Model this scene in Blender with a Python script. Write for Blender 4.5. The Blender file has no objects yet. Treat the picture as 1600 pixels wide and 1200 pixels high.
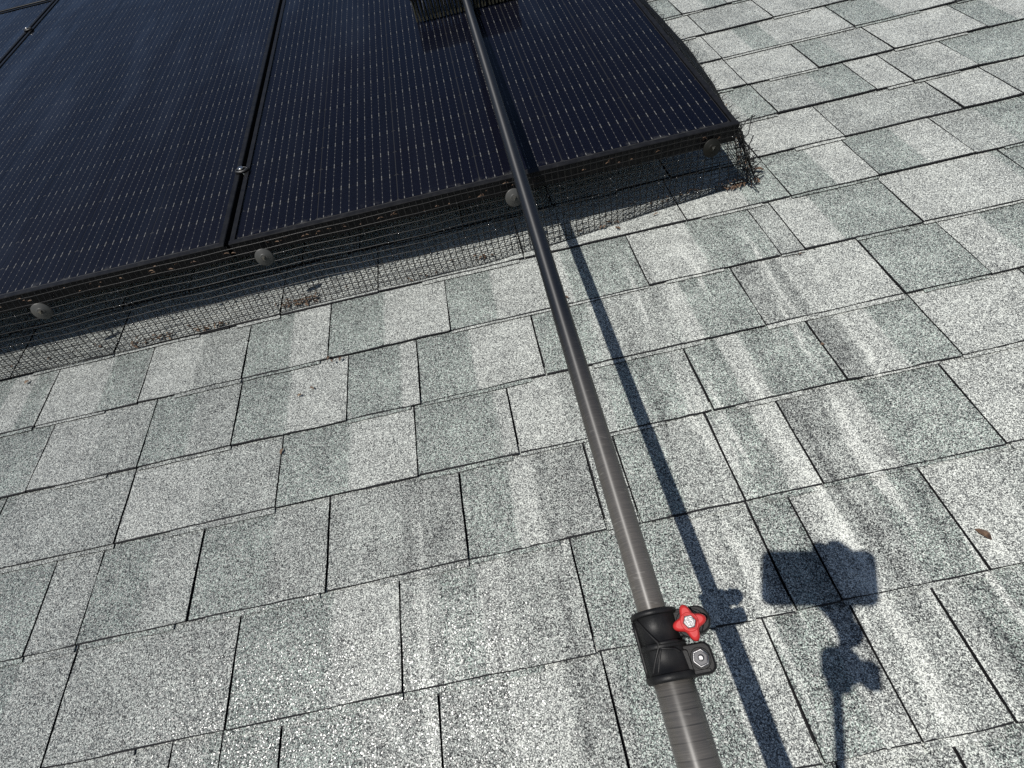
import bpy, bmesh, math, random
from mathutils import Matrix, Vector, Euler
R = math.radians
random.seed(11)
sc = bpy.context.scene
col = sc.collection

# ---------------------------------------------------------------- frame of the roof
# Everything is laid out in roof axes: X along the courses, Y up the slope, Z off the roof.
SLOPE = R(20)
TILT = Matrix.Rotation(SLOPE, 4, 'X')

# ---------------------------------------------------------------- camera
CAM = Vector((0.0, -0.5773, 0.6889))
CR = Vector((0.97508, -0.17504, -0.13632))     # right
CU = Vector((0.22053, 0.83190, 0.50922))       # up
CB = Vector((0.02427, -0.52659, 0.84977))      # back
F_REL = 720.0 / 1600.0
cam_d = bpy.data.cameras.new('camera'); cam = bpy.data.objects.new('camera', cam_d); col.objects.link(cam)
cam_d.sensor_width = 36; cam_d.lens = 36 * F_REL; cam_d.clip_start = 0.005; cam_d.clip_end = 500
m = Matrix((CR, CU, CB)).transposed().to_4x4(); m.translation = CAM
cam.matrix_world = TILT @ m
sc.camera = cam

# ---------------------------------------------------------------- sky and sun
TO_SUN = (TILT.to_3x3() @ Vector((-0.40, -0.08, 1.0))).normalized()
world = bpy.data.worlds.new('World'); sc.world = world; world.use_nodes = True
wn = world.node_tree.nodes; wl = world.node_tree.links
bg = wn['Background']; sky = wn.new('ShaderNodeTexSky'); sky.sky_type = 'NISHITA'; sky.sun_disc = False
sky.sun_elevation = math.asin(TO_SUN.z); sky.sun_rotation = math.atan2(TO_SUN.x, TO_SUN.y)
sky.altitude = 100; sky.air_density = 1.0; sky.dust_density = 0.6; sky.ozone_density = 1.4
wl.new(sky.outputs[0], bg.inputs[0]); bg.inputs[1].default_value = 0.062
sun_d = bpy.data.lights.new('sun', 'SUN'); sun = bpy.data.objects.new('sun', sun_d); col.objects.link(sun)
sun_d.energy = 4.6; sun_d.angle = R(0.53); sun_d.color = (1.0, 0.965, 0.91)
sun.rotation_euler = TO_SUN.to_track_quat('Z', 'Y').to_euler()
sun.location = TO_SUN * 6
vs = sc.view_settings; vs.view_transform = 'Standard'; vs.look = 'None'; vs.gamma = 1; vs.use_curve_mapping = False
vs.exposure = 0.0
sc.cycles.use_denoising = False

# ---------------------------------------------------------------- helpers
def tag(o, label=None, cat=None, group=None, kind=None):
    if label: o['label'] = label
    if cat: o['category'] = cat
    if group: o['group'] = group
    if kind: o['kind'] = kind
    return o
def place(o, loc):
    o.matrix_world = TILT @ Matrix.Translation(Vector(loc))
def empty(name, loc):
    o = bpy.data.objects.new(name, None); col.objects.link(o); o.empty_display_size = 0.05
    place(o, loc); return o
def link(name, mesh, parent=None, loc=(0, 0, 0)):
    o = bpy.data.objects.new(name, mesh); col.objects.link(o)
    if parent is not None: o.parent = parent; o.location = loc
    else: place(o, loc)
    return o
class MB:
    """collects faces, one mesh object in the end"""
    def __init__(s): s.v = []; s.f = []; s.mi = []; s.sm = []; s.c = []
    def vert(s, p, c=(0, 0, 0, 1)): s.v.append(tuple(p)); s.c.append(c); return len(s.v) - 1
    def face(s, idx, mi=0, sm=False): s.f.append(tuple(idx)); s.mi.append(mi); s.sm.append(sm)
    def quad(s, a, b, c, d, mi=0): 
        i = [s.vert(p) for p in (a, b, c, d)]; s.face(i, mi)
    def box(s, c, d, mi=0, M=None, bev=0):
        c = Vector(c); hx, hy, hz = d[0] / 2, d[1] / 2, d[2] / 2
        bm = bmesh.new(); bmesh.ops.create_cube(bm, size=1.0)
        for v in bm.verts: v.co = Vector((v.co.x * d[0], v.co.y * d[1], v.co.z * d[2]))
        if bev: bmesh.ops.bevel(bm, geom=bm.edges[:], offset=bev, segments=2, profile=0.6, affect='EDGES')
        for v in bm.verts:
            v.co += c
            if M is not None: v.co = M @ v.co
        s.add_bm(bm, mi); bm.free()
    def add_bm(s, bm, mi=0, sm=False):
        bm.verts.index_update(); b = len(s.v)
        for v in bm.verts: s.vert(v.co)
        for f in bm.faces: s.face([b + v.index for v in f.verts], mi, sm)
    def tube(s, pts, r, n=5, mi=0, cap=True, sm=True, up=None):
        pts = [Vector(p) for p in pts]; rs = r if isinstance(r, (list, tuple)) else [r] * len(pts)
        rings = []; ref = None
        for i, p in enumerate(pts):
            t = (pts[min(i + 1, len(pts) - 1)] - pts[max(i - 1, 0)]).normalized()
            if ref is None: ref = up or (Vector((0, 0, 1)) if abs(t.z) < 0.9 else Vector((1, 0, 0)))
            a = (ref - ref.dot(t) * t).normalized(); b = t.cross(a); ref = a
            rings.append([s.vert(p + rs[i] * (math.cos(k * 2 * math.pi / n) * a + math.sin(k * 2 * math.pi / n) * b)) for k in range(n)])
        for i in range(len(pts) - 1):
            for k in range(n):
                s.face((rings[i][k], rings[i][(k + 1) % n], rings[i + 1][(k + 1) % n], rings[i + 1][k]), mi, sm)
        if cap:
            s.face(rings[0][::-1], mi); s.face(rings[-1], mi)
    def prism(s, poly, z0, z1, M=None, mi=0, bev=0):
        """outline poly (x,y) extruded z0..z1, optional rounded upper edge"""
        M = M or Matrix.Identity(4); n = len(poly)
        def ring(k, z):
            cx = sum(p[0] for p in poly) / n; cy = sum(p[1] for p in poly) / n
            out = []
            for x, y in poly:
                d = math.hypot(x - cx, y - cy) or 1
                out.append(s.vert(M @ Vector((x - (x - cx) / d * k, y - (y - cy) / d * k, z))))
            return out
        lv = [ring(0, z0)]
        if bev: lv += [ring(0, z1 - bev), ring(bev * .35, z1 - bev * .35), ring(bev, z1)]
        else: lv += [ring(0, z1)]
        for a, b in zip(lv, lv[1:]):
            for k in range(n): s.face((a[k], a[(k + 1) % n], b[(k + 1) % n], b[k]), mi, bool(bev))
        s.face(lv[0][::-1], mi); s.face(lv[-1], mi)
    def build(s, name, mats, parent=None, loc=(0, 0, 0), color=False):
        me = bpy.data.meshes.new(name); me.from_pydata(s.v, [], s.f)
        for mt in (mats if isinstance(mats, (list, tuple)) else [mats]): me.materials.append(mt)
        me.polygons.foreach_set('material_index', s.mi); me.polygons.foreach_set('use_smooth', s.sm)
        if color:
            a = me.color_attributes.new('tone', 'FLOAT_COLOR', 'POINT')
            a.data.foreach_set('color', [x for c in s.c for x in c])
        me.update()
        return link(name, me, parent, loc)

def mat(name, base=(.5, .5, .5), rough=.5, metal=0., spec=.5):
    m = bpy.data.materials.new(name); m.use_nodes = True
    b = m.node_tree.nodes['Principled BSDF']
    b.inputs['Base Color'].default_value = (*base, 1); b.inputs['Roughness'].default_value = rough
    b.inputs['Metallic'].default_value = metal; b.inputs['Specular IOR Level'].default_value = spec
    return m
class NT:
    def __init__(s, m): s.n = m.node_tree.nodes; s.l = m.node_tree.links; s.b = s.n.get('Principled BSDF')
    def new(s, t, **k):
        n = s.n.new(t)
        for a, v in k.items(): setattr(n, a, v)
        return n
    def put(s, sock, v):
        if isinstance(v, bpy.types.NodeSocket): s.l.new(v, sock)
        else: sock.default_value = v
    def math(s, op, a, b=0., c=0., clamp=False):
        n = s.new('ShaderNodeMath', operation=op, use_clamp=clamp)
        s.put(n.inputs[0], a); s.put(n.inputs[1], b); s.put(n.inputs[2], c); return n.outputs[0]
    def vmath(s, op, a, b=(0, 0, 0)):
        n = s.new('ShaderNodeVectorMath', operation=op); s.put(n.inputs[0], a); s.put(n.inputs[1], b); return n.outputs[0]
    def mix(s, f, a, b, blend='MIX'):
        n = s.new('ShaderNodeMix', data_type='RGBA', blend_type=blend)
        s.put(n.inputs[0], f); s.put(n.inputs[6], a); s.put(n.inputs[7], b); return n.outputs[2]
    def ramp(s, f, stops, interp='LINEAR'):
        n = s.new('ShaderNodeValToRGB'); e = n.color_ramp.elements; n.color_ramp.interpolation = interp
        while len(e) < len(stops): e.new(0.5)
        for el, (p, c) in zip(e, stops):
            el.position = p; el.color = (*c, 1) if len(c) == 3 else c
        s.put(n.inputs[0], f); return n.outputs[0]
    def noise(s, vec, scale, detail=2., rough=.5, dims='3D'):
        n = s.new('ShaderNodeTexNoise', noise_dimensions=dims); s.put(n.inputs['Vector'], vec)
        n.inputs['Scale'].default_value = scale; n.inputs['Detail'].default_value = detail; n.inputs['Roughness'].default_value = rough
        return n.outputs[0]
    def smooth(s, x, a, b):
        n = s.new('ShaderNodeMapRange', interpolation_type='SMOOTHSTEP'); s.put(n.inputs[0], x)
        n.inputs[1].default_value = a; n.inputs[2].default_value = b; return n.outputs[0]

# ================================================================ ROOF
roof_me = bpy.data.meshes.new('roof')
roof = link('roof', roof_me)
tag(roof, 'sloping house roof covered in grey green asphalt shingles', 'roof', kind='structure')

# --- granule material (shared by every shingle): colour blend of ceramic granules on asphalt
def granules():
    m = mat('shingle_granules', rough=.6); t = NT(m)
    tc = t.new('ShaderNodeTexCoord', object=roof); P = tc.outputs['Object']
    at = t.new('ShaderNodeAttribute', attribute_name='tone'); sep = t.new('ShaderNodeSeparateColor'); t.l.new(at.outputs['Color'], sep.inputs[0])
    tone, green, rnd = sep.outputs
    v = t.new('ShaderNodeTexVoronoi', voronoi_dimensions='3D', feature='F1'); t.l.new(P, v.inputs['Vector'])
    v.inputs['Scale'].default_value = 860; v.inputs['Randomness'].default_value = 1
    vc = t.new('ShaderNodeSeparateColor'); t.l.new(v.outputs['Color'], vc.inputs[0])
    px = t.new('ShaderNodeSeparateXYZ'); t.l.new(P, px.inputs[0])
    # broad mottling, patches of lost granules, streaks washed down the slope
    mott = t.noise(P, 26, 3, .6)
    patch = t.noise(P, 9, 2, .5)
    sv = t.new('ShaderNodeCombineXYZ'); t.put(sv.inputs[0], t.math('MULTIPLY', t.math('ADD', px.outputs[0], t.math('MULTIPLY', t.math('SUBTRACT', patch, .5), .03)), 23.0)); t.put(sv.inputs[1], t.math('MULTIPLY', px.outputs[1], 2.2))
    st = t.noise(sv.outputs[0], 1.0, 5, .55)
    m1 = t.math('MULTIPLY', t.smooth(px.outputs[0], .10, .26), t.math('SUBTRACT', 1, t.smooth(px.outputs[0], .50, .62)))
    m2 = t.math('MULTIPLY', t.smooth(px.outputs[0], -.40, -.12), t.math('SUBTRACT', 1, t.smooth(px.outputs[0], .0, .06)))
    m2 = t.math('MULTIPLY', m2, t.math('SUBTRACT', 1, t.smooth(px.outputs[1], -.40, -.20)))
    mask = t.math('MULTIPLY', t.math('MAXIMUM', m1, m2), t.math('SUBTRACT', 1, t.smooth(px.outputs[1], -.02, .16)))
    streak = t.math('MULTIPLY', t.smooth(st, .53, .65), mask)
    dark = t.math('MULTIPLY', t.math('SUBTRACT', 1, t.smooth(st, .32, .46)), mask)
    r = t.math('ADD', vc.outputs[0], t.math('MULTIPLY', t.math('SUBTRACT', tone, .5), .62))
    r = t.math('ADD', r, t.math('MULTIPLY', t.math('SUBTRACT', mott, .5), .30))
    r = t.math('ADD', r, t.math('MULTIPLY', t.math('SUBTRACT', patch, .5), .30))
    r = t.math('ADD', r, t.math('MULTIPLY', streak, .30))
    r = t.math('SUBTRACT', r, t.math('MULTIPLY', dark, .20))
    band = t.math('MULTIPLY', t.math('MULTIPLY', t.smooth(rnd, .45, .95), green), t.smooth(patch, .35, .6))   # darker blend granules of the tab's printed band
    r = t.math('SUBTRACT', r, t.math('MULTIPLY', band, .16))
    r = t.math('ADD', r, t.math('MULTIPLY', t.math('SUBTRACT', t.noise(P, 330, 1, .5), .5), .34))
    c = t.ramp(r, [(0.0, (.016, .0165, .0165)), (.12, (.048, .050, .0495)), (.28, (.142, .148, .143)), (.50, (.272, .283, .271)), (.74, (.46, .474, .448)), (1.0, (.73, .745, .70))])
    spot = t.math('MULTIPLY', t.smooth(t.noise(P, 75, 2, .6), .70, .76), t.smooth(patch, .5, .6))
    c = t.mix(t.math('MULTIPLY', spot, .6), c, (.035, .036, .036, 1))
    # pale green blend granules mixed in among the greys
    g = t.math('MULTIPLY', t.math('MULTIPLY', t.smooth(vc.outputs[1], .35, .55), green), t.math('SUBTRACT', 1, streak))
    c = t.mix(g, c, t.mix(1.0, c, (.84, .955, .915, 1), 'MULTIPLY'))
    # asphalt showing between granules
    c = t.mix(t.math('MULTIPLY', t.smooth(v.outputs['Distance'], .55, .85), .85), c, (.02, .02, .022, 1))
    t.l.new(c, t.b.inputs['Base Color'])
    t.b.inputs['Diffuse Roughness'].default_value = 1.0
    # every granule is a small tilted facet
    off = t.new('ShaderNodeCombineXYZ')
    t.put(off.inputs[0], t.math('MULTIPLY', t.math('SUBTRACT', vc.outputs[2], .5), .95)); t.put(off.inputs[1], t.math('MULTIPLY', t.math('SUBTRACT', vc.outputs[1], .5), .95))
    geo = t.new('ShaderNodeNewGeometry')
    n = t.vmath('NORMALIZE', t.vmath('ADD', geo.outputs['Normal'], off.outputs[0]))
    t.l.new(n, t.b.inputs['Normal'])
    t.put(t.b.inputs['Roughness'], t.math('ADD', t.math('MULTIPLY', vc.outputs[0], .28), .30))
    t.b.inputs['Specular IOR Level'].default_value = .3
    o2 = t.vmath('MULTIPLY', off.outputs[0], (.30, .30, .30))
    t.l.new(t.vmath('NORMALIZE', t.vmath('ADD', geo.outputs['Normal'], o2)), t.b.inputs['Coat Normal'])
    t.put(t.b.inputs['Coat Weight'], t.math('MULTIPLY', t.smooth(t.math('FRACT', t.math('MULTIPLY', vc.outputs[0], 7.3)), .35, .9), .48)); t.b.inputs['Coat Roughness'].default_value = .21
    return m
M_GRAN = granules()
M_ASPH = mat('shingle_asphalt_edge', (.017, .017, .019), .85, spec=.2)

# --- course lines (lower edge of each course, up the slope) and joints, measured on the roof
COURSE_Y = [-.7177, -.5721, -.4277, -.2818, -.1472, -.0007, .146, .289, .424, .569, .716, .862]
while COURSE_Y[-1] < 4.3: COURSE_Y.append(COURSE_Y[-1] + .1445 + random.uniform(-.003, .003))
while COURSE_Y[0] > -2.0: COURSE_Y.insert(0, COURSE_Y[0] - .1445 + random.uniform(-.002, .002))
I0 = min(range(len(COURSE_Y)), key=lambda i: abs(COURSE_Y[i] + .7177))
JOINT = {0: [-.553, -.484, -.404, -.195, .021, .230, .339, .442],
 1: [-.731, -.479, -.239, .015, .273, .331, .518],
 2: [-.814, -.733, -.561, -.348, -.133, .072, .121, .272, .385, .645],
 3: [-.962, -.715, -.44, -.198, -.031, .286, .501, .683],
 4: [-.922, -.711, -.535, -.321, -.185, .043, .434, .678, .827],
 5: [-.963, -.751, -.536, -.361, -.114, .276, .532, .578, .803, 1.052],
 6: [-1.075, -.84, -.584, -.471, -.256, .06, .406, .625, .807, 1.005],
 7: [.62, .817, 1.08, 1.212], 8: [.732, .968, 1.056, 1.208], 9: [.722, .906, 1.098, 1.335], 10: [.72, 1.081], 11: [.734, .93]}
TONES = {0: [(-.757, 'M'), (-.509, 'G'), (-.299, 'M'), (-.108, 'L'), (-.03, 'M'), (.037, 'G'), (.164, 'L'), (.23, 'G'), (.302, 'L'), (.355, 'M'), (.476, 'G')],
 1: [(-.819, 'M'), (-.649, 'M'), (-.479, 'G'), (-.34, 'L'), (-.239, 'M'), (-.181, 'G'), (-.127, 'L'), (-.082, 'M'), (.017, 'G'), (.166, 'L'), (.218, 'M'), (.273, 'G'), (.331, 'L'), (.383, 'M'), (.443, 'G'), (.518, 'L')],
 2: [(-.881, 'G'), (-.816, 'M'), (-.734, 'G'), (-.639, 'M'), (-.561, 'G'), (-.442, 'M'), (-.228, 'D'), (-.133, 'G'), (-.056, 'L'), (-.016, 'D'), (.073, 'M'), (.123, 'G'), (.192, 'M'), (.274, 'G'), (.339, 'L'), (.388, 'D'), (.465, 'L'), (.504, 'G'), (.65, 'L')],
 3: [(-.942, 'M'), (-.715, 'L'), (-.571, 'M'), (-.44, 'G'), (-.316, 'L'), (-.198, 'G'), (-.056, 'L'), (.057, 'M'), (.134, 'G'), (.254, 'M'), (.295, 'G'), (.341, 'L'), (.384, 'G'), (.504, 'D'), (.55, 'L'), (.603, 'G'), (.686, 'L')],
 4: [(-1.003, 'G'), (-.926, 'L'), (-.812, 'M'), (-.713, 'G'), (-.623, 'M'), (-.536, 'G'), (-.435, 'L'), (-.321, 'G'), (-.219, 'L'), (-.185, 'G'), (-.082, 'L'), (.044, 'G'), (.151, 'M'), (.295, 'L'), (.33, 'G'), (.439, 'D'), (.52, 'L'), (.685, 'G'), (.832, 'L'), (.903, 'G')],
 5: [(-1.066, 'L'), (-1.011, 'G'), (-.969, 'L'), (-.837, 'G'), (-.753, 'L'), (-.638, 'M'), (-.537, 'G'), (-.441, 'L'), (-.361, 'G'), (-.246, 'L'), (-.115, 'G'), (-.019, 'L'), (.132, 'G'), (.278, 'L'), (.4, 'G'), (.529, 'M'), (.583, 'L'), (.657, 'G'), (.811, 'L'), (1.034, 'G')],
 6: [(-1.129, 'M'), (-.844, 'L'), (.54, 'G'), (.721, 'L'), (.81, 'G'), (.913, 'L'), (1.006, 'M'), (1.104, 'G')],
 7: [(.603, 'L'), (.823, 'M'), (1.084, 'L'), (1.211, 'M')], 8: [(.664, 'G'), (.74, 'M'), (.871, 'G'), (.975, 'L'), (1.062, 'M'), (1.139, 'L'), (1.214, 'G')],
 9: [(.641, 'L'), (.909, 'G'), (.98, 'M'), (1.098, 'L'), (1.335, 'G'), (1.415, 'L')], 10: [(.698, 'L'), (.807, 'G'), (.879, 'L'), (1.078, 'G'), (1.201, 'L')], 11: [(.66, 'L'), (.733, 'M'), (.909, 'L')]}
TV = {'L': (.70, .10), 'M': (.54, .25), 'G': (.48, .85), 'D': (.39, .25)}
XMIN, XMAX = -3.3, 3.3

def in_view(x, y):
    p = Vector((x, y, 0)) - CAM; d = -p.dot(CB)
    if d < .05: return False
    u = p.dot(CR) / d * F_REL; v = p.dot(CU) / d * F_REL
    return abs(u) < .515 and abs(v) < .39

STEP = .0048      # fall of a shingle's face over one exposure
def shingle(mb, x0, x1, y0, y1, tones, rnd):
    """one tab: bevelled asphalt butt edge, granule face, cut sides, sometimes a lower ply peeping out below"""
    g = rnd.uniform(.0011, .0023); x0 += g; x1 -= g
    lift = rnd.uniform(-.0006, .0012); T = .0072; c0_ = max(0, rnd.gauss(.0003, .0009)); c1_ = max(0, rnd.gauss(.0003, .0009)); sk = rnd.uniform(-.0016, .0016)
    xs = {x0, x1}
    n = max(3, int((x1 - x0) / .045))
    for k in range(1, n): xs.add(x0 + (x1 - x0) * k / n)
    for bx, _ in tones:
        for s in (-.004, .004):
            if x0 + .002 < bx + s < x1 - .002: xs.add(bx + s)
    xs = sorted(xs)
    jit = [rnd.uniform(-.0008, .0008) for _ in xs]; w = [rnd.uniform(.0006, .0027) for _ in xs]
    def tone_at(x):
        c = None
        for i, (bx, tn) in enumerate(tones):
            if x >= bx or c is None: c = tn
        return (*TV[c], 0, 1)
    ye = y1 + .018; hz = -STEP * (ye - y0) / (y1 - y0)
    A = []; Bv = []; D = []; rows = []
    base_lift = lift; lifts = []
    for x, j, b in zip(xs, jit, w):
        u_ = (x - x0) / (x1 - x0); lift = base_lift + c0_ * max(0, 1 - u_ * 3) ** 2 + c1_ * max(0, 1 - (1 - u_) * 3) ** 2
        c = tone_at(x); yy = y0 + j + sk * (x - x0) / (x1 - x0); lifts.append(lift)
        D.append(mb.vert((x, yy + .0004, lift - T), c)); A.append(mb.vert((x, yy, lift - .0016), c))
        Bv.append(mb.vert((x, yy + b, lift), c))
    rows.append(Bv); und = [[], []]
    for q in (.28, .55, .80, 1.0):
        e0, e1 = rnd.uniform(-.0009, .0005), rnd.uniform(-.0005, .0009); row = []
        for i, x in enumerate(xs):
            c = tone_at(x); xx = x + (e0 if i == 0 else e1 if i == len(xs) - 1 else 0)
            z = lifts[i] * (1 - q) + hz * q
            row.append(mb.vert((xx, y0 + (ye - y0) * q, z), (c[0], c[1], q, 1)))
        rows.append(row)
        und[0].append(mb.vert((xs[0] + e0, y0 + (ye - y0) * q, hz - T))); und[1].append(mb.vert((xs[-1] + e1, y0 + (ye - y0) * q, hz - T)))
    for i in range(len(xs) - 1):
        mb.face((D[i], D[i + 1], A[i + 1], A[i]), 1); mb.face((A[i], A[i + 1], Bv[i + 1], Bv[i]), 1)
        for r0, r1 in zip(rows, rows[1:]): mb.face((r0[i], r0[i + 1], r1[i + 1], r1[i]), 0)
    for i, k_ in ((0, 0), (-1, 1)):
        lo = D[i]
        for q in range(4):
            f = [lo, rows[q][i], rows[q + 1][i], und[k_][q]] if q else [lo, A[i], Bv[i], rows[1][i], und[k_][0]]
            mb.face(f[::-1] if k_ == 0 else f, 1); lo = und[k_][q]
    if rnd.random() < .8:      # lower ply of the laminate
        a = rnd.uniform(0, .5) * (x1 - x0) + x0; b = min(x1, a + rnd.uniform(.4, .9) * (x1 - x0)); a -= .004
        if rnd.random() < .4: a = x0
        q = rnd.uniform(.0045, .0080); k = 5; t0 = tone_at((a + b) / 2); pr = None
        for i in range(k + 1):
            x = a + (b - a) * i / k; yy = y0 - q + rnd.uniform(-.0007, .0007)
            cur = (mb.vert((x, yy, -T), t0), mb.vert((x, yy, -.0020), t0), mb.vert((x, y0 + .003, -.0019), t0))
            if pr:
                mb.face((pr[0], cur[0], cur[1], pr[1]), 1); mb.face((pr[1], cur[1], cur[2], pr[2]), 0)
            pr = cur

rest = MB(); deck = MB(); n_sh = 0
for ci in range(len(COURSE_Y) - 1):
    y0, y1 = COURSE_Y[ci], COURSE_Y[ci + 1]; k = ci - I0; rnd = random.Random(900 + ci)
    deck.quad((XMIN, y0 - .01, -STEP - .0006), (XMAX, y0 - .01, -STEP - .0006), (XMAX, y1 - .01, -.0105), (XMIN, y1 - .01, -.0105))
    J = list(JOINT.get(k, [rnd.uniform(-.1, .1)])); TN = list(TONES.get(k, []))
    while J[-1] < XMAX - .35: J.append(J[-1] + rnd.choice([.13, .165, .2, .22, .25, .28]) + rnd.uniform(-.01, .01))
    while J[0] > XMIN + .35: J.insert(0, J[0] - rnd.choice([.13, .165, .2, .22, .25, .28]) + rnd.uniform(-.01, .01))
    J = [XMIN] + J + [XMAX]
    hi = TN[-1][0] if TN else 9; lo = TN[0][0] if TN else 9
    pr = ''
    for x in J:
        for q in (x, x + rnd.uniform(.06, .1)):
            if q < lo - .03 or q > hi + .06 or not (TONES.get(k)):
                c = rnd.choice([z for z in 'LLMGG' if z != pr]); TN.append((q, c)); pr = c
    TN.sort()
    for xa, xb in zip(J, J[1:]):
        tn = [(a, c) for a, c in TN if a < xb]
        before = [z for z in tn if z[0] <= xa + .012][-1:]; tn = before + [z for z in tn if z[0] > xa + .012] or [(xa, 'M')]
        if tn[0][0] > xa: tn[0] = (xa, tn[0][1])
        vis = any(in_view(x, y) for x in [xa, xb] + [xa + (xb - xa) * q / 4 for q in (1, 2, 3)] for y in (y0, (y0 + y1) / 2, y1))
        hid = xb < .50 and y0 > .42
        if vis and not hid:
            cx, cy = (xa + xb) / 2, y0
            mb = MB(); shingle(mb, xa - cx, xb - cx, 0, y1 - y0, [(a - cx, c) for a, c in tn], rnd)
            mb.build('shingle', [M_GRAN, M_ASPH], roof, (cx, cy, 0), True); n_sh += 1
        else:
            shingle(rest, xa, xb, y0, y1, tn, rnd)
tag(rest.build('outlying_shingles', [M_GRAN, M_ASPH], roof, (0, 0, 0), True), kind='stuff')
# deck under the shingles: felted sheet that follows the courses, and its boarding
b0 = COURSE_Y[0]; b1 = COURSE_Y[-1]
deck.box((0, (b0 + b1) / 2, -.03), (XMAX - XMIN, b1 - b0, .03))
roof_me.from_pydata(deck.v, [], deck.f); roof_me.materials.append(M_ASPH); roof_me.update()

# ================================================================ SOLAR PANELS
H = .14
M_FRAME = mat('black_anodised_frame', (.016, .016, .017), .38, .0, .15)
t = NT(M_FRAME); tcf = t.new('ShaderNodeTexCoord', object=roof)
dn = t.noise(tcf.outputs['Object'], 60, 4, .65)
t.l.new(t.ramp(dn, [(.35, (.008, .008, .009)), (.66, (.014, .014, .015)), (.85, (.05, .048, .044))]), t.b.inputs['Base Color'])
t.put(t.b.inputs['Roughness'], t.math('ADD', t.math('MULTIPLY', dn, .35), .2))
M_BACK = mat('black_backsheet', (.010, .010, .012), .6)
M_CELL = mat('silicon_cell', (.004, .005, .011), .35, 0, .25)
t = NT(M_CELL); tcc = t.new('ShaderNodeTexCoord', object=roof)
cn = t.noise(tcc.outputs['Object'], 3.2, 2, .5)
t.l.new(t.ramp(cn, [(.3, (.0013, .0021, .0064)), (.7, (.0019, .0020, .0060))]), t.b.inputs['Base Color'])  # faint blue to purple sheen variation put into the cell colour
M_RIB = mat('tinned_copper_ribbon', (.055, .055, .058), .45, .2)
M_PAD = mat('solder_pad', (.16, .16, .155), .45, .1)
def glass():
    m = bpy.data.materials.new('solar_glass'); m.use_nodes = True; t = NT(m); t.n.remove(t.b)
    tc = t.new('ShaderNodeTexCoord', object=roof); P = tc.outputs['Object']
    out = t.n['Material Output']
    tr = t.new('ShaderNodeBsdfTransparent'); gl = t.new('ShaderNodeBsdfGlossy'); df = t.new('ShaderNodeBsdfDiffuse')
    sx = t.new('ShaderNodeSeparateXYZ'); t.l.new(P, sx.inputs[0]); cv = t.new('ShaderNodeCombineXYZ')
    t.put(cv.inputs[0], t.math('MULTIPLY', sx.outputs[0], 9.0)); t.put(cv.inputs[1], t.math('MULTIPLY', sx.outputs[1], 1.6))
    film = t.noise(cv.outputs[0], 1.0, 4, .6); fine = t.noise(P, 240, 2, .6)
    t.put(gl.inputs['Roughness'], t.math('ADD', t.math('MULTIPLY', t.smooth(film, .4, .75), .16), .035))
    gl.inputs['Color'].default_value = (.95, .97, 1, 1)
    df.inputs['Color'].default_value = (.40, .40, .37, 1)
    fr = t.new('ShaderNodeFresnel'); fr.inputs['IOR'].default_value = 1.20
    dust = t.math('ADD', t.math('MULTIPLY', t.smooth(film, .40, .8), .004), t.math('MULTIPLY', t.smooth(fine, .62, .8), .004))
    yl = t.math('SUBTRACT', sx.outputs[1], .218)
    sed = t.math('MULTIPLY', t.math('SUBTRACT', 1, t.smooth(yl, .012, .034)), t.smooth(t.noise(P, 38, 4, .65), .50, .70))    # silt dried along the lower frame
    dust = t.math('ADD', dust, t.math('MULTIPLY', sed, .075))
    a = t.new('ShaderNodeMixShader'); t.put(a.inputs[0], dust); t.l.new(tr.outputs[0], a.inputs[1]); t.l.new(df.outputs[0], a.inputs[2])
    b = t.new('ShaderNodeMixShader'); t.put(b.inputs[0], t.math('MULTIPLY', fr.outputs[0], t.math('ADD', .72, t.math('MULTIPLY', t.smooth(film, .38, .68), .60)))); t.l.new(a.outputs[0], b.inputs[1]); t.l.new(gl.outputs[0], b.inputs[2])
    t.l.new(b.outputs[0], out.inputs['Surface'])
    return m
M_GLASS = glass()

PITCH = .1646; ROW = .083; NROW = 22; PW = 1.010; PL = 1.858; CELL0 = .0115
def cell_mesh():
    mb = MB(); w = PITCH - .0022; l = ROW - .0016; c = .004
    p = [(-w/2 + c, -l/2), (w/2 - c, -l/2), (w/2, -l/2 + c), (w/2, l/2), (-w/2, l/2), (-w/2, -l/2 + c)]
    mb.face([mb.vert((x, y, 0)) for x, y in p], 0)
    for k in range(9):
        x = (k - 4) * .0172; r = .00028; z = .00025
        mb.quad((x - r, -ROW/2, z), (x + r, -ROW/2, z), (x + r, ROW/2, z), (x - r, ROW/2, z), 1)
        for y, hh, q in ((-ROW/2 + .004, .0033, .0008), (ROW/2 - .004, .0033, .0008), (-.022, .0012, .0006), (-.008, .0012, .0006), (.008, .0012, .0006), (.022, .0012, .0006)):
            mb.quad((x - q, y - hh, z + .0001), (x + q, y - hh, z + .0001), (x + q, y + hh, z + .0001), (x - q, y + hh, z + .0001), 2)
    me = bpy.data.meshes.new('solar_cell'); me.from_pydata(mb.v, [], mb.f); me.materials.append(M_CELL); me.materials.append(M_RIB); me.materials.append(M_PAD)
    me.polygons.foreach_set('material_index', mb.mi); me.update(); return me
CELL = cell_mesh()
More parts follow.
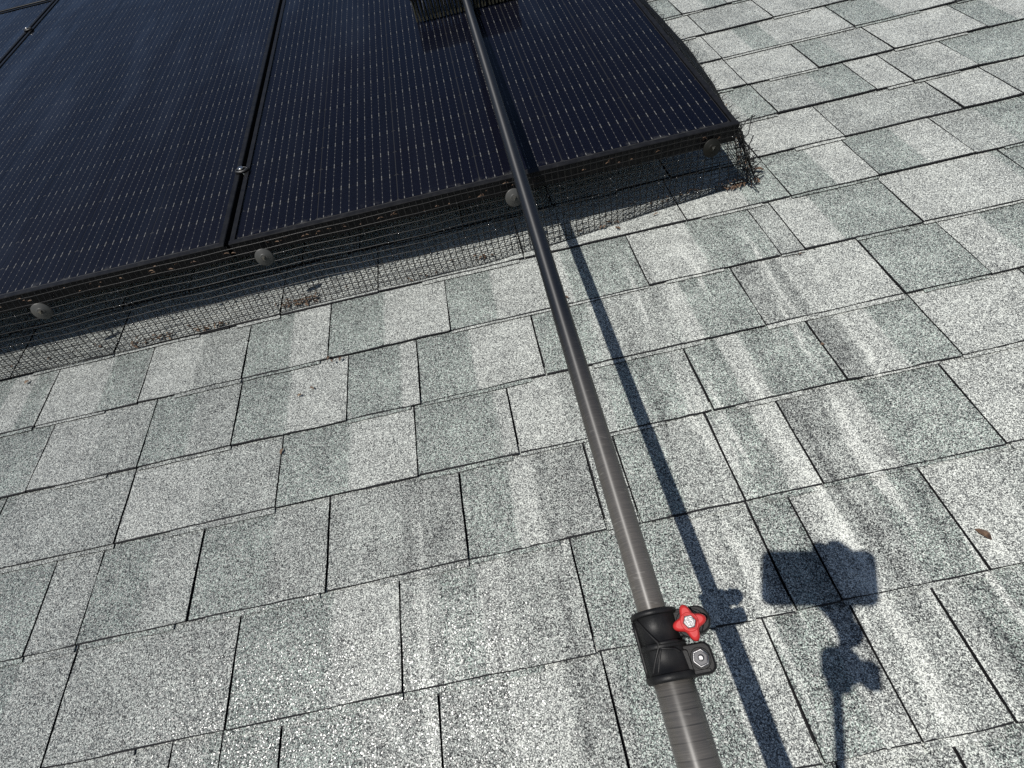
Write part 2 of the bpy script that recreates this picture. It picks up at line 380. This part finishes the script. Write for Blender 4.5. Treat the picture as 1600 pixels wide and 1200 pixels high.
def rail_prof(mb, a, b, inward, top=H, thick=.035, lip=.0105):
    """frame rail from a to b: L section with top lip and bottom flange, 'inward' = unit vector to the panel's middle"""
    a = Vector(a); b = Vector(b); n = Vector(inward)
    prof = [(0, top - thick), (0, top - .0012), (.0012, top), (lip, top), (lip, top - .0022), (.0022, top - .0024), (.0022, top - thick + .002), (.026, top - thick + .002), (.026, top - thick)]
    ra = [mb.vert(a + n * x + Vector((0, 0, z))) for x, z in prof]; rb = [mb.vert(b + n * x + Vector((0, 0, z))) for x, z in prof]
    k = len(prof)
    for i in range(k): mb.face((ra[i], ra[(i + 1) % k], rb[(i + 1) % k], rb[i]))
    mb.face(ra[::-1]); mb.face(rb)
def panel(x0, y0, label):
    e = empty('solar_panel', (x0, y0, 0)); tag(e, label, 'solar panel', 'black solar panels in the array')
    for a, b, n in (((.0003, .0107, 0), (.0003, PL - .0107, 0), (1, 0, 0)), ((PW - .0003, .0107, 0), (PW - .0003, PL - .0107, 0), (-1, 0, 0)), ((0, 0, 0), (PW, 0, 0), (0, 1, 0)), ((0, PL, 0), (PW, PL, 0), (0, -1, 0))):
        mb = MB(); rail_prof(mb, a, b, n); mb.build('frame_rail', M_FRAME, e)
    g = MB(); g.quad((.003, .003, H - .0019), (PW - .003, .003, H - .0019), (PW - .003, PL - .003, H - .0019), (.003, PL - .003, H - .0019)); g.build('glass_pane', M_GLASS, e)
    s = MB(); s.box((PW / 2, PL / 2, H - .0060), (PW - .008, PL - .008, .0020)); s.build('backsheet', M_BACK, e)
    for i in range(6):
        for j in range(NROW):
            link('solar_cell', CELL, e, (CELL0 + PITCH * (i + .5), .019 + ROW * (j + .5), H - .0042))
    return e
PX = [-.501, -.501 - PW - .010, -.501 - 2 * (PW + .010)]
panel(PX[0], .218, 'black solar panel being brushed, at the array corner beside the open shingles')
panel(PX[1], .218, 'black solar panel joined to the brushed panel by a silver clamp')
panel(PX[2], .218, 'hazy blue grey solar panel two columns away from the brush')
panel(PX[2], .218 + PL + .02, 'solar panel in the upper row, touching the hazy panel below it')

# mounting rails with feet, hidden in the dark under the panels
M_ALU = mat('mill_aluminium', (.42, .42, .42), .42, .9)
M_BLK = mat('black_plastic', (.012, .012, .013), .42)
for ry, lab in ((.46, 'aluminium mounting rail under the lower end of the panels'), (1.76, 'aluminium mounting rail under the upper end of the panels')):
    e = empty('mounting_rail', (0, ry, 0)); tag(e, lab, 'rail', 'rails carrying the panels')
    mb = MB(); mb.box((-1.02, 0, .083), (3.0, .034, .043), bev=.002); mb.build('rail_beam', M_FRAME, e)
    for fx in (-2.3, -1.5, -.75, .05, .42):
        f = MB(); f.box((fx, .0225, .033), (.04, .008, .076), bev=.001); f.box((fx, .05, .0), (.05, .08, .008), bev=.001); f.build('rail_foot', M_FRAME, e)
# mid clamps in the gaps between panels
M_STEEL = mat('stainless_steel', (.55, .54, .52), .28, 1.0)
M_DULL = mat('dull_steel', (.16, .16, .16), .45, .9)
def mid_clamp(x, y, label):
    e = empty('mid_clamp', (x, y, H)); tag(e, label, 'clamp', 'clamps in the gaps between panels')
    pl = MB(); pl.prism([(.0165 * math.cos(a * math.pi / 10) , .0105 * math.sin(a * math.pi / 10)) for a in range(20)], .0003, .0042, bev=.0015); pl.build('clamp_plate', M_FRAME, e)
    b = MB(); b.prism([(.0068 * math.cos(a * math.pi / 3), .0068 * math.sin(a * math.pi / 3)) for a in range(6)], .0042, .0092, bev=.0012); b.build('bolt_head', M_STEEL, e)
    rg = MB(); rg.tube([(.0125 * math.cos(a * math.pi / 8), .0082 * math.sin(a * math.pi / 8), .0044) for a in range(17)], .0009, 6); rg.build('rim', M_DULL, e)
    s = MB(); s.tube([(0, 0, -.035), (0, 0, .004)], .004, 8); s.build('bolt_shank', M_STEEL, e)
mid_clamp(PX[0] - .005, .4626, 'oval clamp with a bolt in the gap beside the brushed panel')
mid_clamp(PX[1] - .005, 1.767, 'small clamp in the gap beside the hazy panel')

# ================================================================ WIRE MESH GUARD
M_WIRE = mat('black_coated_wire', (.012, .012, .012), .38, 0, .35)
t = NT(M_WIRE); tw = t.new('ShaderNodeTexCoord', object=roof); wn_ = t.noise(tw.outputs['Object'], 90, 3, .6)
t.l.new(t.ramp(wn_, [(.45, (.009, .009, .009)), (.72, (.018, .017, .015)), (.9, (.06, .05, .035))]), t.b.inputs['Base Color'])
YB = [(-2.7, .15), (-1.1, .144), (-.77, .146), (-.3, .152), (-.03, .154), (.13, .167), (.32, .189), (.56, .213)]
def lerp(tab, x):
    for (a, p), (b, q) in zip(tab, tab[1:]):
        if x <= b: return p + (q - p) * max(0, (x - a)) / (b - a)
    return tab[-1][1]
def wv(x, s): return math.sin(x * 7.3 + s) * .5 + math.sin(x * 17.1 + 2 * s) * .3 + math.sin(x * 41. + s * 3) * .2
def front(x, v):
    yb = lerp(YB, x); tp = (.2140, .136 + .0015 * wv(x, 1)); bt = (yb + .0025 * wv(x, 4), .0015)
    bow = math.sin(v * math.pi) * (.004 + .005 * wv(x, 2.2))
    ease = v
    return Vector((x + .0025 * wv(x * .8 + v, 6) * v, tp[0] + (bt[0] - tp[0]) * ease - bow, tp[1] + (bt[1] - tp[1]) * v))
XB = [(.18, .575), (.25, .588), (.37, .617), (.6, .648), (.8, .66), (1.2, .65), (2.2, .65)]
def side(y, v):
    xb = lerp(XB, y); return Vector((.5105 + (xb - .5105) * v + math.sin(v * math.pi) * (.001 + .005 * wv(y, 3)), y + .004 * wv(y + v, 5) * v, .131 + (.002 - .131) * v + .003 * wv(y * 3, 7) * (1 - v)))
rw = random.Random(5)
guard = empty('wire_mesh_guard', (0, .2, 0)); tag(guard, 'black square wire mesh skirt closing the gap under the panel edge', 'wire mesh')
off = Vector((0, .2, 0)); G = .0127; WR = .00092
mb = MB(); nx = int((.512 + 2.62) / G)
for i in range(nx):
    x = .510 - i * G
    mb.tube([front(x + rw.uniform(-.0004, .0004) + .055 * v * max(0, (x - .40) / .11) ** 2, v) - off for v in (-.02, .25, .5, .75, 1.0)], WR, 4, cap=False)
tag(mb.build('upright_wires', M_WIRE, guard), kind='stuff')
mb = MB(); nr = 12
for k in range(nr):
    v = (k + .25) / (nr - .75)
    mb.tube([front((.512 + .055 * v) - i * G * 1.5, v) - off + Vector((0, 0, rw.uniform(-.0003, .0003))) for i in range(int(nx / 1.5))], WR, 4, cap=False)
tag(mb.build('level_wires', M_WIRE, guard), kind='stuff')
# return of the guard up the side of the array, ends cut ragged
mb = MB(); ny = int((2.15 - .2) / G)
for i in range(ny):
    y = .204 + i * G
    mb.tube([side(y, v) - off for v in (-.02, .3, .6, .85, 1.0)] + [side(y, 1.0) - off + Vector((rw.uniform(-.002, .012), rw.uniform(-.006, .006), rw.uniform(0, .012)))], WR, 4, cap=False)
for k in range(9):
    v = (k + .25) / 8.25
    mb.tube([side(.2 + i * G * 1.5, v) - off + Vector((rw.uniform(-.0006, .0006), 0, 0)) for i in range(int(ny / 1.5))], WR, 4, cap=False)
tag(mb.build('side_wires', M_WIRE, guard), kind='stuff')
# crumpled, overlapping end at the corner with loose wire tails
mb = MB()
for i in range(70):
    v = rw.uniform(.25, 1.02); y = rw.uniform(.195, .30)
    p = side(y, min(v, 1)) - off + Vector((rw.uniform(-.014, .01), rw.uniform(-.02, .012), rw.uniform(0, .006)))
    d = Vector((rw.gauss(0, .6), rw.gauss(0, .8), rw.gauss(0, .5))).normalized() * rw.uniform(.008, .03)
    q = p + d; q.z = max(q.z, .001); mb.tube([p, (p + q) / 2 + Vector((0, 0, rw.uniform(-.002, .003))), q], WR, 4)
for a, b, c in (((.508, .212, .12), (.532, .235, .132), (.545, .232, .138)), ((.51, .21, .10), (.536, .222, .11), (.541, .236, .139)), ((.512, .215, .09), (.54, .215, .088), (.552, .228, .10))):
    mb.tube([Vector(p) - off for p in (a, b, c)], WR * 1.2, 5)
tag(mb.build('loose_wire_ends', M_WIRE, guard), kind='stuff')

# round fastener discs that pin the mesh to the frame
M_DISC = mat('grey_disc_plastic', (.060, .060, .056), .40, .0, .35)
M_DISCD = mat('dark_disc_plastic', (.010, .010, .008), .5, 0, .2)
def disc(x, label, tilt=.0, dark=False):
    p = front(x, .20); e = empty('fastener_disc', p - Vector((0, .0025, 0))); tag(e, label, 'fastener', 'round fasteners holding the mesh')
    n = Vector((tilt, -.87, .36)).normalized(); M = n.to_track_quat('Z', 'Y').to_matrix().to_4x4()
    d = MB(); k = 28
    rings = []
    for r, z in ((.0172, 0), (.0172, .0012), (.0160, .0022), (.0085, .0032), (.0070, .0042), (.0062, .0048)):
        rings.append([d.vert(M @ Vector((r * math.cos(a * 2 * math.pi / k), r * math.sin(a * 2 * math.pi / k), z))) for a in range(k)])
    for a, b in zip(rings, rings[1:]):
        for i in range(k): d.face((a[i], a[(i + 1) % k], b[(i + 1) % k], b[i]), 0, True)
    d.face(rings[0][::-1]); d.face(rings[-1]); d.build('disc', M_DISCD if dark else M_DISC, e)
    h = MB(); h.prism([(-.0008, -.0035), (.0034, .0032), (-.0030, .0030)], .0046, .0085, M); h.build('hook_tip', M_STEEL, e)
    s = MB(); s.tube([M @ Vector((0, 0, -.03)), M @ Vector((0, 0, .007))], .0012, 6); s.build('hook_rod', M_STEEL, e)
disc(-.905, 'grey disc fastener on the mesh below the panel next to the brushed one', .20)
disc(-.444, 'grey disc fastener on the mesh just past the gap between two panels', .12)
disc(.062, 'grey disc fastener half hidden behind the black pole', .05)
disc(.458, 'dark disc fastener on the mesh near the panel corner', .0, True)

# ================================================================ TELESCOPIC BRUSH
A0 = Vector((.0537, -.5545, .3135))                     # pole axis at the clamp's upper rim
D = Vector((.0150, .9963, -.0842)).normalized()
N = (CAM - A0); N = (N - N.dot(D) * D).normalized(); RR = D.cross(N).normalized()
def carbon(name, c0, c1, rough, ringamt):
    m = mat(name, c0, rough, 0, .85); t = NT(m)
    tc = t.new('ShaderNodeTexCoord'); s = t.new('ShaderNodeSeparateXYZ'); t.l.new(tc.outputs['Object'], s.inputs[0])
    y = s.outputs[1]
    cv = t.new('ShaderNodeCombineXYZ'); t.put(cv.inputs[0], t.math('MULTIPLY', s.outputs[0], 30)); t.put(cv.inputs[1], t.math('MULTIPLY', y, 1400)); t.put(cv.inputs[2], t.math('MULTIPLY', s.outputs[2], 30))
    fine = t.noise(cv.outputs[0], 1.0, 3, .7)
    cv2 = t.new('ShaderNodeCombineXYZ'); t.put(cv2.inputs[0], t.math('MULTIPLY', s.outputs[0], 90)); t.put(cv2.inputs[1], t.math('MULTIPLY', t.math('ADD', y, t.math('MULTIPLY', s.outputs[0], .16)), 520)); t.put(cv2.inputs[2], t.math('MULTIPLY', s.outputs[2], 60))
    scr = t.noise(cv2.outputs[0], 1.0, 1.5, .5)
    near = t.math('SUBTRACT', 1, t.smooth(y, -.02, .34))      # paler, browner and scratched towards the hand end
    base = t.mix(near, (*c1, 1), (*c0, 1))
    base = t.mix(t.math('MULTIPLY', t.smooth(fine, .35, .75), .55), base, t.mix(1, base, (1.9, 1.85, 1.8, 1), 'MULTIPLY'))
    base = t.mix(t.math('MULTIPLY', t.math('MULTIPLY', t.smooth(scr, .66, .72), near), .3), base, (.24, .23, .21, 1))
    if ringamt:
        rg = t.math('FRACT', t.math('ADD', t.math('MULTIPLY', y, 118.), t.math('MULTIPLY', t.noise(cv.outputs[0], .012, 1), 1.2)))
        base = t.mix(t.math('MULTIPLY', t.math('SUBTRACT', 1, t.smooth(t.math('ABSOLUTE', t.math('SUBTRACT', rg, .5)), .02, .07)), ringamt), base, (.008, .008, .008, 1))
    t.l.new(base, t.b.inputs['Base Color'])
    bp = t.new('ShaderNodeBump'); bp.inputs['Distance'].default_value = .0004; bp.inputs['Strength'].default_value = .10; t.l.new(fine, bp.inputs['Height']); t.l.new(bp.outputs[0], t.b.inputs['Normal'])
    t.put(t.b.inputs['Roughness'], t.math('ADD', t.math('MULTIPLY', fine, .12), rough - .06))
    tg = t.new('ShaderNodeTangent', direction_type='RADIAL', axis='Y'); t.l.new(tg.outputs[0], t.b.inputs['Tangent'])
    t.b.inputs['Anisotropic'].default_value = .84; t.b.inputs['Anisotropic Rotation'].default_value = .25
    return m
M_CF1 = carbon('carbon_tube', (.080, .074, .067), (.0055, .0062, .008), .48, 0)
M_CF2 = carbon('carbon_tube_outer', (.074, .069, .063), (.074, .069, .063), .48, .45)
brush = empty('telescopic_brush', (0, 1.0, H)); tag(brush, 'long black carbon pole brush with red knob clamp, lying on the solar panel', 'brush')
BO = Vector((0, 1.0, H))
def frame_at(p):       # object-space frame: x = RR, y = D (along the pole), z = N
    M = Matrix((RR, D, N)).transposed().to_4x4(); M.translation = p; return M
def obj_local(mb, name, mats, parent, M):
    o = mb.build(name, mats, parent); o.matrix_parent_inverse = Matrix.Identity(4); o.matrix_basis = M; return o
LT = (1.032 - A0.y) / D.y
tb = MB(); tb.tube([(0, -.05 + (LT + .05) * k / 24, 0) for k in range(25)], .0102, 40, up=Vector((0, 0, 1))); obj_local(tb, 'upper_tube', M_CF1, brush, frame_at(A0 - BO))
tb = MB(); tb.tube([(0, -.030 - .75 * k / 12, 0) for k in range(13)], .0131, 40, up=Vector((0, 0, 1))); obj_local(tb, 'lower_tube', M_CF2, brush, frame_at(A0 - BO))
# clamp: local x right, y up the pole, z towards the viewer, millimetres
M_CLAMP = mat('moulded_black_nylon', (.014, .014, .015), .40, 0, .5)
t = NT(M_CLAMP); nt = t.new('ShaderNodeTexCoord'); nn = t.noise(nt.outputs['Object'], 900, 3, .6); nb = t.noise(nt.outputs['Object'], 70, 3, .6)
bp = t.new('ShaderNodeBump'); bp.inputs['Distance'].default_value = .0004; bp.inputs['Strength'].default_value = .25; t.l.new(nn, bp.inputs['Height']); t.l.new(bp.outputs[0], t.b.inputs['Normal']); t.b.inputs['Specular IOR Level'].default_value = .32
t.l.new(t.ramp(nb, [(.4, (.0055, .0055, .006)), (.75, (.014, .0135, .013))]), t.b.inputs['Base Color']); t.put(t.b.inputs['Roughness'], t.math('ADD', t.math('MULTIPLY', nb, .3), .38))
M_DZINC = mat('dull_zinc', (.10, .10, .105), .5, .8)
M_RED = mat('red_plastic', (.48, .028, .027), .42, 0, .45)
M_ZINC = mat('zinc_plated_nut', (.30, .295, .295), .40, .9)
t = NT(M_ZINC); zt = t.new('ShaderNodeTexCoord'); zn = t.noise(zt.outputs['Object'], 500, 3, .7); zb = t.new('ShaderNodeBump'); zb.inputs['Distance'].default_value = .0008; zb.inputs['Strength'].default_value = .3; t.l.new(zn, zb.inputs['Height']); t.l.new(zb.outputs[0], t.b.inputs['Normal'])
mm = .001
cl = MB(); k = 48
prof = [(2.6, 10.4), (2.6, 15.4), (3.3, 16.4), (6.0, 16.6), (6.6, 15.0), (22.6, 14.4), (23.2, 15.7), (26.2, 15.9), (26.8, 15.1), (40.2, 15.8), (40.8, 17.3), (44.0, 17.1), (45.0, 16.2), (45.0, 13.0)]
def fl(a, r, s):       # slightly faceted collar, flattened at the back left
    return r * (1 - .035 * max(0, math.cos(4 * (a - .35)))) 
rings = [[cl.vert((fl(i * 2 * math.pi / k, r, s) * mm * math.sin(i * 2 * math.pi / k), -s * mm, fl(i * 2 * math.pi / k, r, s) * mm * math.cos(i * 2 * math.pi / k))) for i in range(k)] for s, r in prof]
for a, b in zip(rings, rings[1:]):
    for i in range(k): cl.face((a[i], b[i], b[(i + 1) % k], a[(i + 1) % k]), 0, abs(prof[rings.index(a)][1] - prof[rings.index(b)][1]) < .75)
clamp = obj_local(cl, 'clamp', M_CLAMP, brush, frame_at(A0 - BO)); clamp['label'] = 'black moulded clamp joining the two tubes'
def rib(pts, w=1.0):
    mb = MB(); P = []
    for j in range(len(pts) - 1):
        for q in range(6):
            a = pts[j][0] + (pts[j + 1][0] - pts[j][0]) * q / 6; s = pts[j][1] + (pts[j + 1][1] - pts[j][1]) * q / 6; P.append((a, s))
    P.append(pts[-1])
    mb.tube([(15.1 * mm * math.sin(R(a)), -s * mm, 15.1 * mm * math.cos(R(a))) for a, s in P], w * mm, 6)
    mb.build('rib', M_CLAMP, clamp)
rib([(-52, 7), (-8, 23.2), (-12, 26.2), (-50, 40.5)]); rib([(-85, 7), (-85, 40.5)], 1.6); rib([(-8, 23.6), (48, 23.6)], 1.3); rib([(-8, 26.4), (28, 28), (40, 30)], .9)
rib([(-5, 25.6), (-32, 40.5)], .8)
def rounded(x0, x1, y0, y1, r, n=6):
    out = []
    for cx, cy, a0 in ((x1 - r, y1 - r, 0), (x0 + .1, y1 - .1, 90), (x0 + .1, y0 + .1, 180), (x1 - r, y0 + r, 270)):
        rr = r if cx > x0 + 1 else .1
        for q in range(n + 1):
            a = R(a0 + 90 * q / n); out.append(((cx + rr * math.cos(a)) * mm, (cy + rr * math.sin(a)) * mm))
    return out
ub = MB(); ub.prism(rounded(8, 36, -21.5, -4.5, 8), -9 * mm, 5.5 * mm, bev=1.4 * mm); ub.prism(rounded(10, 32, -19.5, -6.5, 6), 5.5 * mm, 6.3 * mm, bev=.5 * mm)
ub.build('upper_ear', M_CLAMP, clamp)
lb = MB(); lb.prism(rounded(8, 29.5, -44.5, -26.4, 5), -9 * mm, 8.5 * mm, bev=1.6 * mm); lb.prism(rounded(10, 14.5, -43, -29, 1.6), 8.5 * mm, 10 * mm, bev=.8 * mm); lb.prism(rounded(14.5, 25, -43.4, -41.8, .8), 8.5 * mm, 9.6 * mm, bev=.4 * mm)
lb.build('lower_ear', M_CLAMP, clamp)
SX, SY = 21.5, -15.0
def star():
    out = []
    for i in range(64):
        a = i * 2 * math.pi / 64; c = .5 + .5 * math.cos(4 * (a - R(5)))
        r = 6.6 + 4.7 * c ** 1.2; out.append((r * math.cos(a) * mm, r * math.sin(a) * mm))
    return out
hub = MB(); hub.prism([(8.6 * mm * math.cos(a * math.pi / 12), 8.6 * mm * math.sin(a * math.pi / 12)) for a in range(24)], 5.5 * mm, 9 * mm, Matrix.Translation((SX * mm, SY * mm, 0)), bev=.6 * mm); hub.build('knob_hub', M_CLAMP, clamp)
kn = MB(); T_ = Matrix.Translation((SX * mm, SY * mm, 0)); kn.prism(star(), 9 * mm, 15.4 * mm, T_, bev=2.4 * mm); kn.prism([(5.9 * mm * math.cos(a * math.pi / 12), 5.9 * mm * math.sin(a * math.pi / 12)) for a in range(24)], 15 * mm, 16.1 * mm, T_, bev=.5 * mm)
kn.tube([T_ @ Vector((4.9 * mm * math.cos(R(a * 60)), 4.9 * mm * math.sin(R(a * 60)), 16.2 * mm)) for a in range(7)], .45 * mm, 6); kn.build('star_knob', M_RED, clamp)['label'] = 'red four pointed star knob'
nu = MB(); nu.prism([(4.3 * mm * math.cos(R(a * 60)), 4.3 * mm * math.sin(R(a * 60))) for a in range(6)], 15 * mm, 17 * mm, T_, bev=.7 * mm); nu.tube([T_ @ Vector((0, 0, .014)), T_ @ Vector((0, 0, .0182))], 2.6 * mm, 16); nu.build('knob_nut', M_ZINC, clamp)
T2 = Matrix.Translation((21.0 * mm, -35.6 * mm, 0))
hx = MB()
pk = MB(); pk.prism([(6.4 * mm * math.cos(a * math.pi / 12), 6.4 * mm * math.sin(a * math.pi / 12)) for a in range(24)], 8.4 * mm, 9.1 * mm, T2, bev=.4 * mm); pk.build('bolt_seat', M_CLAMP, clamp)
hexp = lambda r: [(r * mm * math.cos(R(a * 60 + 12)), r * mm * math.sin(R(a * 60 + 12))) for a in range(6)]
pk2 = MB(); pk2.prism(hexp(5.0), 9 * mm, 10.6 * mm, T2); pk2.build('bolt_core', M_DZINC, clamp)
hx.tube([T2 @ Vector((x, y, 10.6 * mm)) for x, y in hexp(4.9) + hexp(4.9)[:1]], .75 * mm, 8, up=Vector((0, 0, 1)))
hx.tube([T2 @ Vector((0, 0, .010)), T2 @ Vector((0, 0, .0120)), T2 @ Vector((0, 0, .0126))], [1.9 * mm, 1.9 * mm, 1.2 * mm], 16); hx.build('hex_bolt', M_ZINC, clamp)
# brush head: block, socket and rows of bristle tufts pressed on the glass
M_BRIS = mat('olive_bristle', (.055, .052, .034), .5)
head = MB(); head.box((.0778, .040, .060), (.30, .084, .022), bev=.004); hd = head.build('brush_block', M_BLK, brush)
sk = MB(); pe = A0 + D * LT - BO; sk.tube([pe - D * .075 , pe + D * .01, pe + D * .03 + Vector((0, 0, .012))], .0155, 20); sk.build('socket', M_BLK, hd)
tf = MB(); rb = random.Random(3)
for q in range(9):
    a = rb.uniform(0, 6.28); r0 = rb.uniform(0, .0022); sx, sy = math.cos(a) * r0, math.sin(a) * r0
    ex, ey = sx * 1.5 + rb.uniform(-.001, .001), sy * 1.5 - .006 + rb.uniform(-.0012, .001)
    tf.tube([(sx, sy, .0505), (sx * 1.2, sy * 1.2 - .001, .026), (ex, ey, .0005)], [.0008, .0008, .0005], 4, cap=False)
tuft0 = None
for j in range(7):
    for i in range(30):
        x = -.067 + i * .01 + rb.uniform(-.0008, .0008); y = .008 + j * .0105
        if tuft0 is None: tuft0 = tf.build('bristle_tuft', M_BRIS, brush, (x, y, 0))
        else: link('bristle_tuft', tuft0.data, brush, (x, y, 0)).rotation_euler = (rb.uniform(-.06, .06), rb.uniform(-.05, .05), rb.uniform(-.3, .3))

# ================================================================ PHONE ON ITS STICK (stands round the lens; the photograph shows its shadow)
def cam_frame(p): M = Matrix((CR, CU, CB)).transposed().to_4x4(); M.translation = p; return M
M_PH = mat('phone_case', (.02, .02, .022), .4)
foot_len = (CAM + CR * .061 + CB * .010 - CU * .14).z / CU.z
foot = CAM + CR * .061 + CB * .010 - CU * (.14 + foot_len)
ph = empty('smartphone', CAM); tag(ph, 'dark smartphone held level, seen as its block shadow on the shingles', 'phone')
def rr_(x0, x1, y0, y1, r, n=6):
    o = []
    for cx, cy, a0 in ((x1 - r, y1 - r, 0), (x0 + r, y1 - r, 90), (x0 + r, y0 + r, 180), (x1 - r, y0 + r, 270)):
        for q in range(n + 1): a = R(a0 + 90 * q / n); o.append((cx + r * math.cos(a), cy + r * math.sin(a)))
    return o
pb = MB(); pb.prism(rr_(-.027, .120, -.043, .027, .011), .004, .012, bev=.002); obj_local(pb, 'phone_body', M_PH, ph, cam_frame(Vector((0, 0, 0))))
stk = empty('selfie_stick', foot); tag(stk, 'thin stick with jaw clamp and side knob, seen as its shadow on the shingles', 'selfie stick')
FB = CAM - foot
def part(mb, name): return obj_local(mb, name, M_BLK, stk, cam_frame(FB))
j = MB(); j.prism(rr_(.040, .086, .0265, .036, .004), .003, .015); j.prism(rr_(.044, .054, .035, .039, .002), .004, .013); j.prism(rr_(.062, .078, .035, .041, .002), .004, .013); part(j, 'upper_jaw')
j = MB(); j.prism(rr_(.050, .080, -.044, .030, .004), .0125, .016); part(j, 'spine')
j = MB(); j.prism([(.040, -.0425), (.086, -.0425), (.084, -.055), (.090, -.066), (.070, -.080), (.058, -.060)], .004, .015); part(j, 'lower_jaw')
j = MB(); bm = bmesh.new(); bmesh.ops.create_icosphere(bm, subdivisions=3, radius=.0165, matrix=Matrix.Translation((.081, -.075, .010)) @ Matrix.Diagonal((1, 1, .5, 1))); j.add_bm(bm, 0, True); bm.free(); j.tube([(.076, -.082, .010), (.069, -.100, .010)], .0072, 12); part(j, 'ball_head')
j = MB(); j.prism(rr_(.047, .089, -.131, -.092, .012), .003, .015); j.prism(rr_(.051, .077, -.140, -.125, .006), .005, .014); part(j, 'pan_head')
kb = MB(); kb.tube([(.085, -.118, .010), (.096, -.122, .010)], .007, 10); kb.prism(rr_(.092, .110, -.136, -.106, .006), .004, .015); part(kb, 'side_knob')
s = MB(); s.tube([(.061, -.12, .010), (.061, -.14 - foot_len, .010)], .0058, 14); part(s, 'stick')

# ================================================================ LEAVES, LITTER, WATER
M_LEAF = mat('dry_leaf', (.14, .07, .035), .7)
t = NT(M_LEAF); lt = t.new('ShaderNodeTexCoord', object=roof); ln = t.noise(lt.outputs['Object'], 130, 3, .6)
t.l.new(t.ramp(ln, [(.3, (.035, .02, .013)), (.5, (.095, .055, .032)), (.72, (.22, .15, .09))]), t.b.inputs['Base Color'])
def leaf(mb, p, L, W, az, rnd, curl=.3, n=5):
    ca, sa = math.cos(az), math.sin(az); pr = None
    lift = rnd.uniform(0, .3)
    for i in range(n + 1):
        u = i / n; w = W * math.sin(math.pi * min(1, u * .92 + .06)) ** .8; zc = L * curl * math.sin(u * math.pi) * .5 + L * lift * u * .3
        row = []
        for s in (-1, 0, 1):
            x, y, z = L * (u - .5), s * w / 2, zc + abs(s) * w * .22
            row.append(mb.vert((p[0] + x * ca - y * sa, p[1] + x * sa + y * ca, p[2] + z)))
        if pr:
            for q in (0, 1): mb.face((pr[q], row[q], row[q + 1], pr[q + 1]), 0, True)
        pr = row
rl = random.Random(21)
for (x, y, L, W, az, lab) in ((.5377, -.532, .019, .009, -1.0, 'brown dry leaf on the shingle above the phone shadow'),
        (-.4379, -.1806, .011, .005, 1.3, 'tiny brown seed husk caught in a joint between shingles'),
        (.5006, -.2075, .006, .005, .4, 'small dark red berry scrap on a shingle joint'),
        (.601, .243, .022, .009, -.5, 'tan leaf scrap lying off the crumpled mesh corner'),
        (-1.0273, .1217, .010, .008, .8, 'dark curled scrap below the mesh near the far end'),
        (.5653, -.0087, .006, .004, .2, 'ochre speck of leaf on a course line right of the pole')):
    mb = MB(); leaf(mb, (0, 0, .0006), L, W, az, rl); o = mb.build('dry_leaf', M_LEAF, None, (x, y, .0002 if y > .2 else -.0015)); tag(o, lab, 'leaf')
lit = MB()
for xa, xb, y, n in ((-.80, -.71, .157, 26), (-.66, -.585, .158, 22), (-.465, -.385, .166, 44), (-.04, -.02, .170, 6), (.235, .275, .178, 6), (.50, .585, .212, 46), (-2.2, .5, .176, 40), (.3, .56, .222, 30), (-.2, -.1, .158, 5), (-.36, -.33, -.004, 3), (-.42, -.38, -.065, 2), (.1, .13, .02, 2)):
    for _ in range(n):
        x = rl.uniform(xa, xb); leaf(lit, (x, y + rl.gauss(0, .005), rl.uniform(.000, .005)), rl.uniform(.004, .014), rl.uniform(.002, .006), rl.uniform(0, 6.28), rl, .5, 3)
for _ in range(60):
    y = rl.uniform(.22, .5); leaf(lit, (lerp(XB, y) - .012 + rl.gauss(0, .006), y, rl.uniform(0, .006)), rl.uniform(.004, .014), rl.uniform(.002, .005), rl.uniform(0, 6.28), rl, .5, 3)
for _ in range(70):      # grime and scraps caught behind the upper wires along the frame
    x = rl.uniform(-1.3, .5); leaf(lit, front(x, rl.uniform(.02, .12)) + Vector((0, .002, 0)), rl.uniform(.004, .013), rl.uniform(.002, .004), rl.uniform(-.3, .3), rl, .3, 3)
tag(lit.build('leaf_litter', M_LEAF), 'brown leaf crumbs gathered along the foot of the wire mesh', 'leaf litter', kind='stuff')
M_WATER = mat('water_drop', (.02, .02, .02), .16, 0, 1.0)
dr = MB(); rd = random.Random(8)
def drop(p, r):
    bm = bmesh.new(); bmesh.ops.create_icosphere(bm, subdivisions=2, radius=r, matrix=Matrix.Translation(p)); dr.add_bm(bm, 0, True); bm.free()
for xa, xb, va, vb, n in ((-1.16, -.98, .45, .85, 40), (-.93, -.80, .55, .85, 14), (-.80, -.68, .15, .75, 30), (-.4, .5, .1, .9, 50), (-1.2, .5, .1, .5, 30)):
    for _ in range(n):
        x = .510 - round((.510 - rd.uniform(xa, xb)) / G) * G; v = (round(rd.uniform(va, vb) * (nr - .75)) + .25) / (nr - .75)
        drop(front(x, v) + Vector((0, -.0006, -.0004)), rd.uniform(.0012, .0024))
tag(dr.build('water_drops', M_WATER), 'small water drops clinging to the wire mesh', 'water drops', kind='stuff')
print('shingles', n_sh)
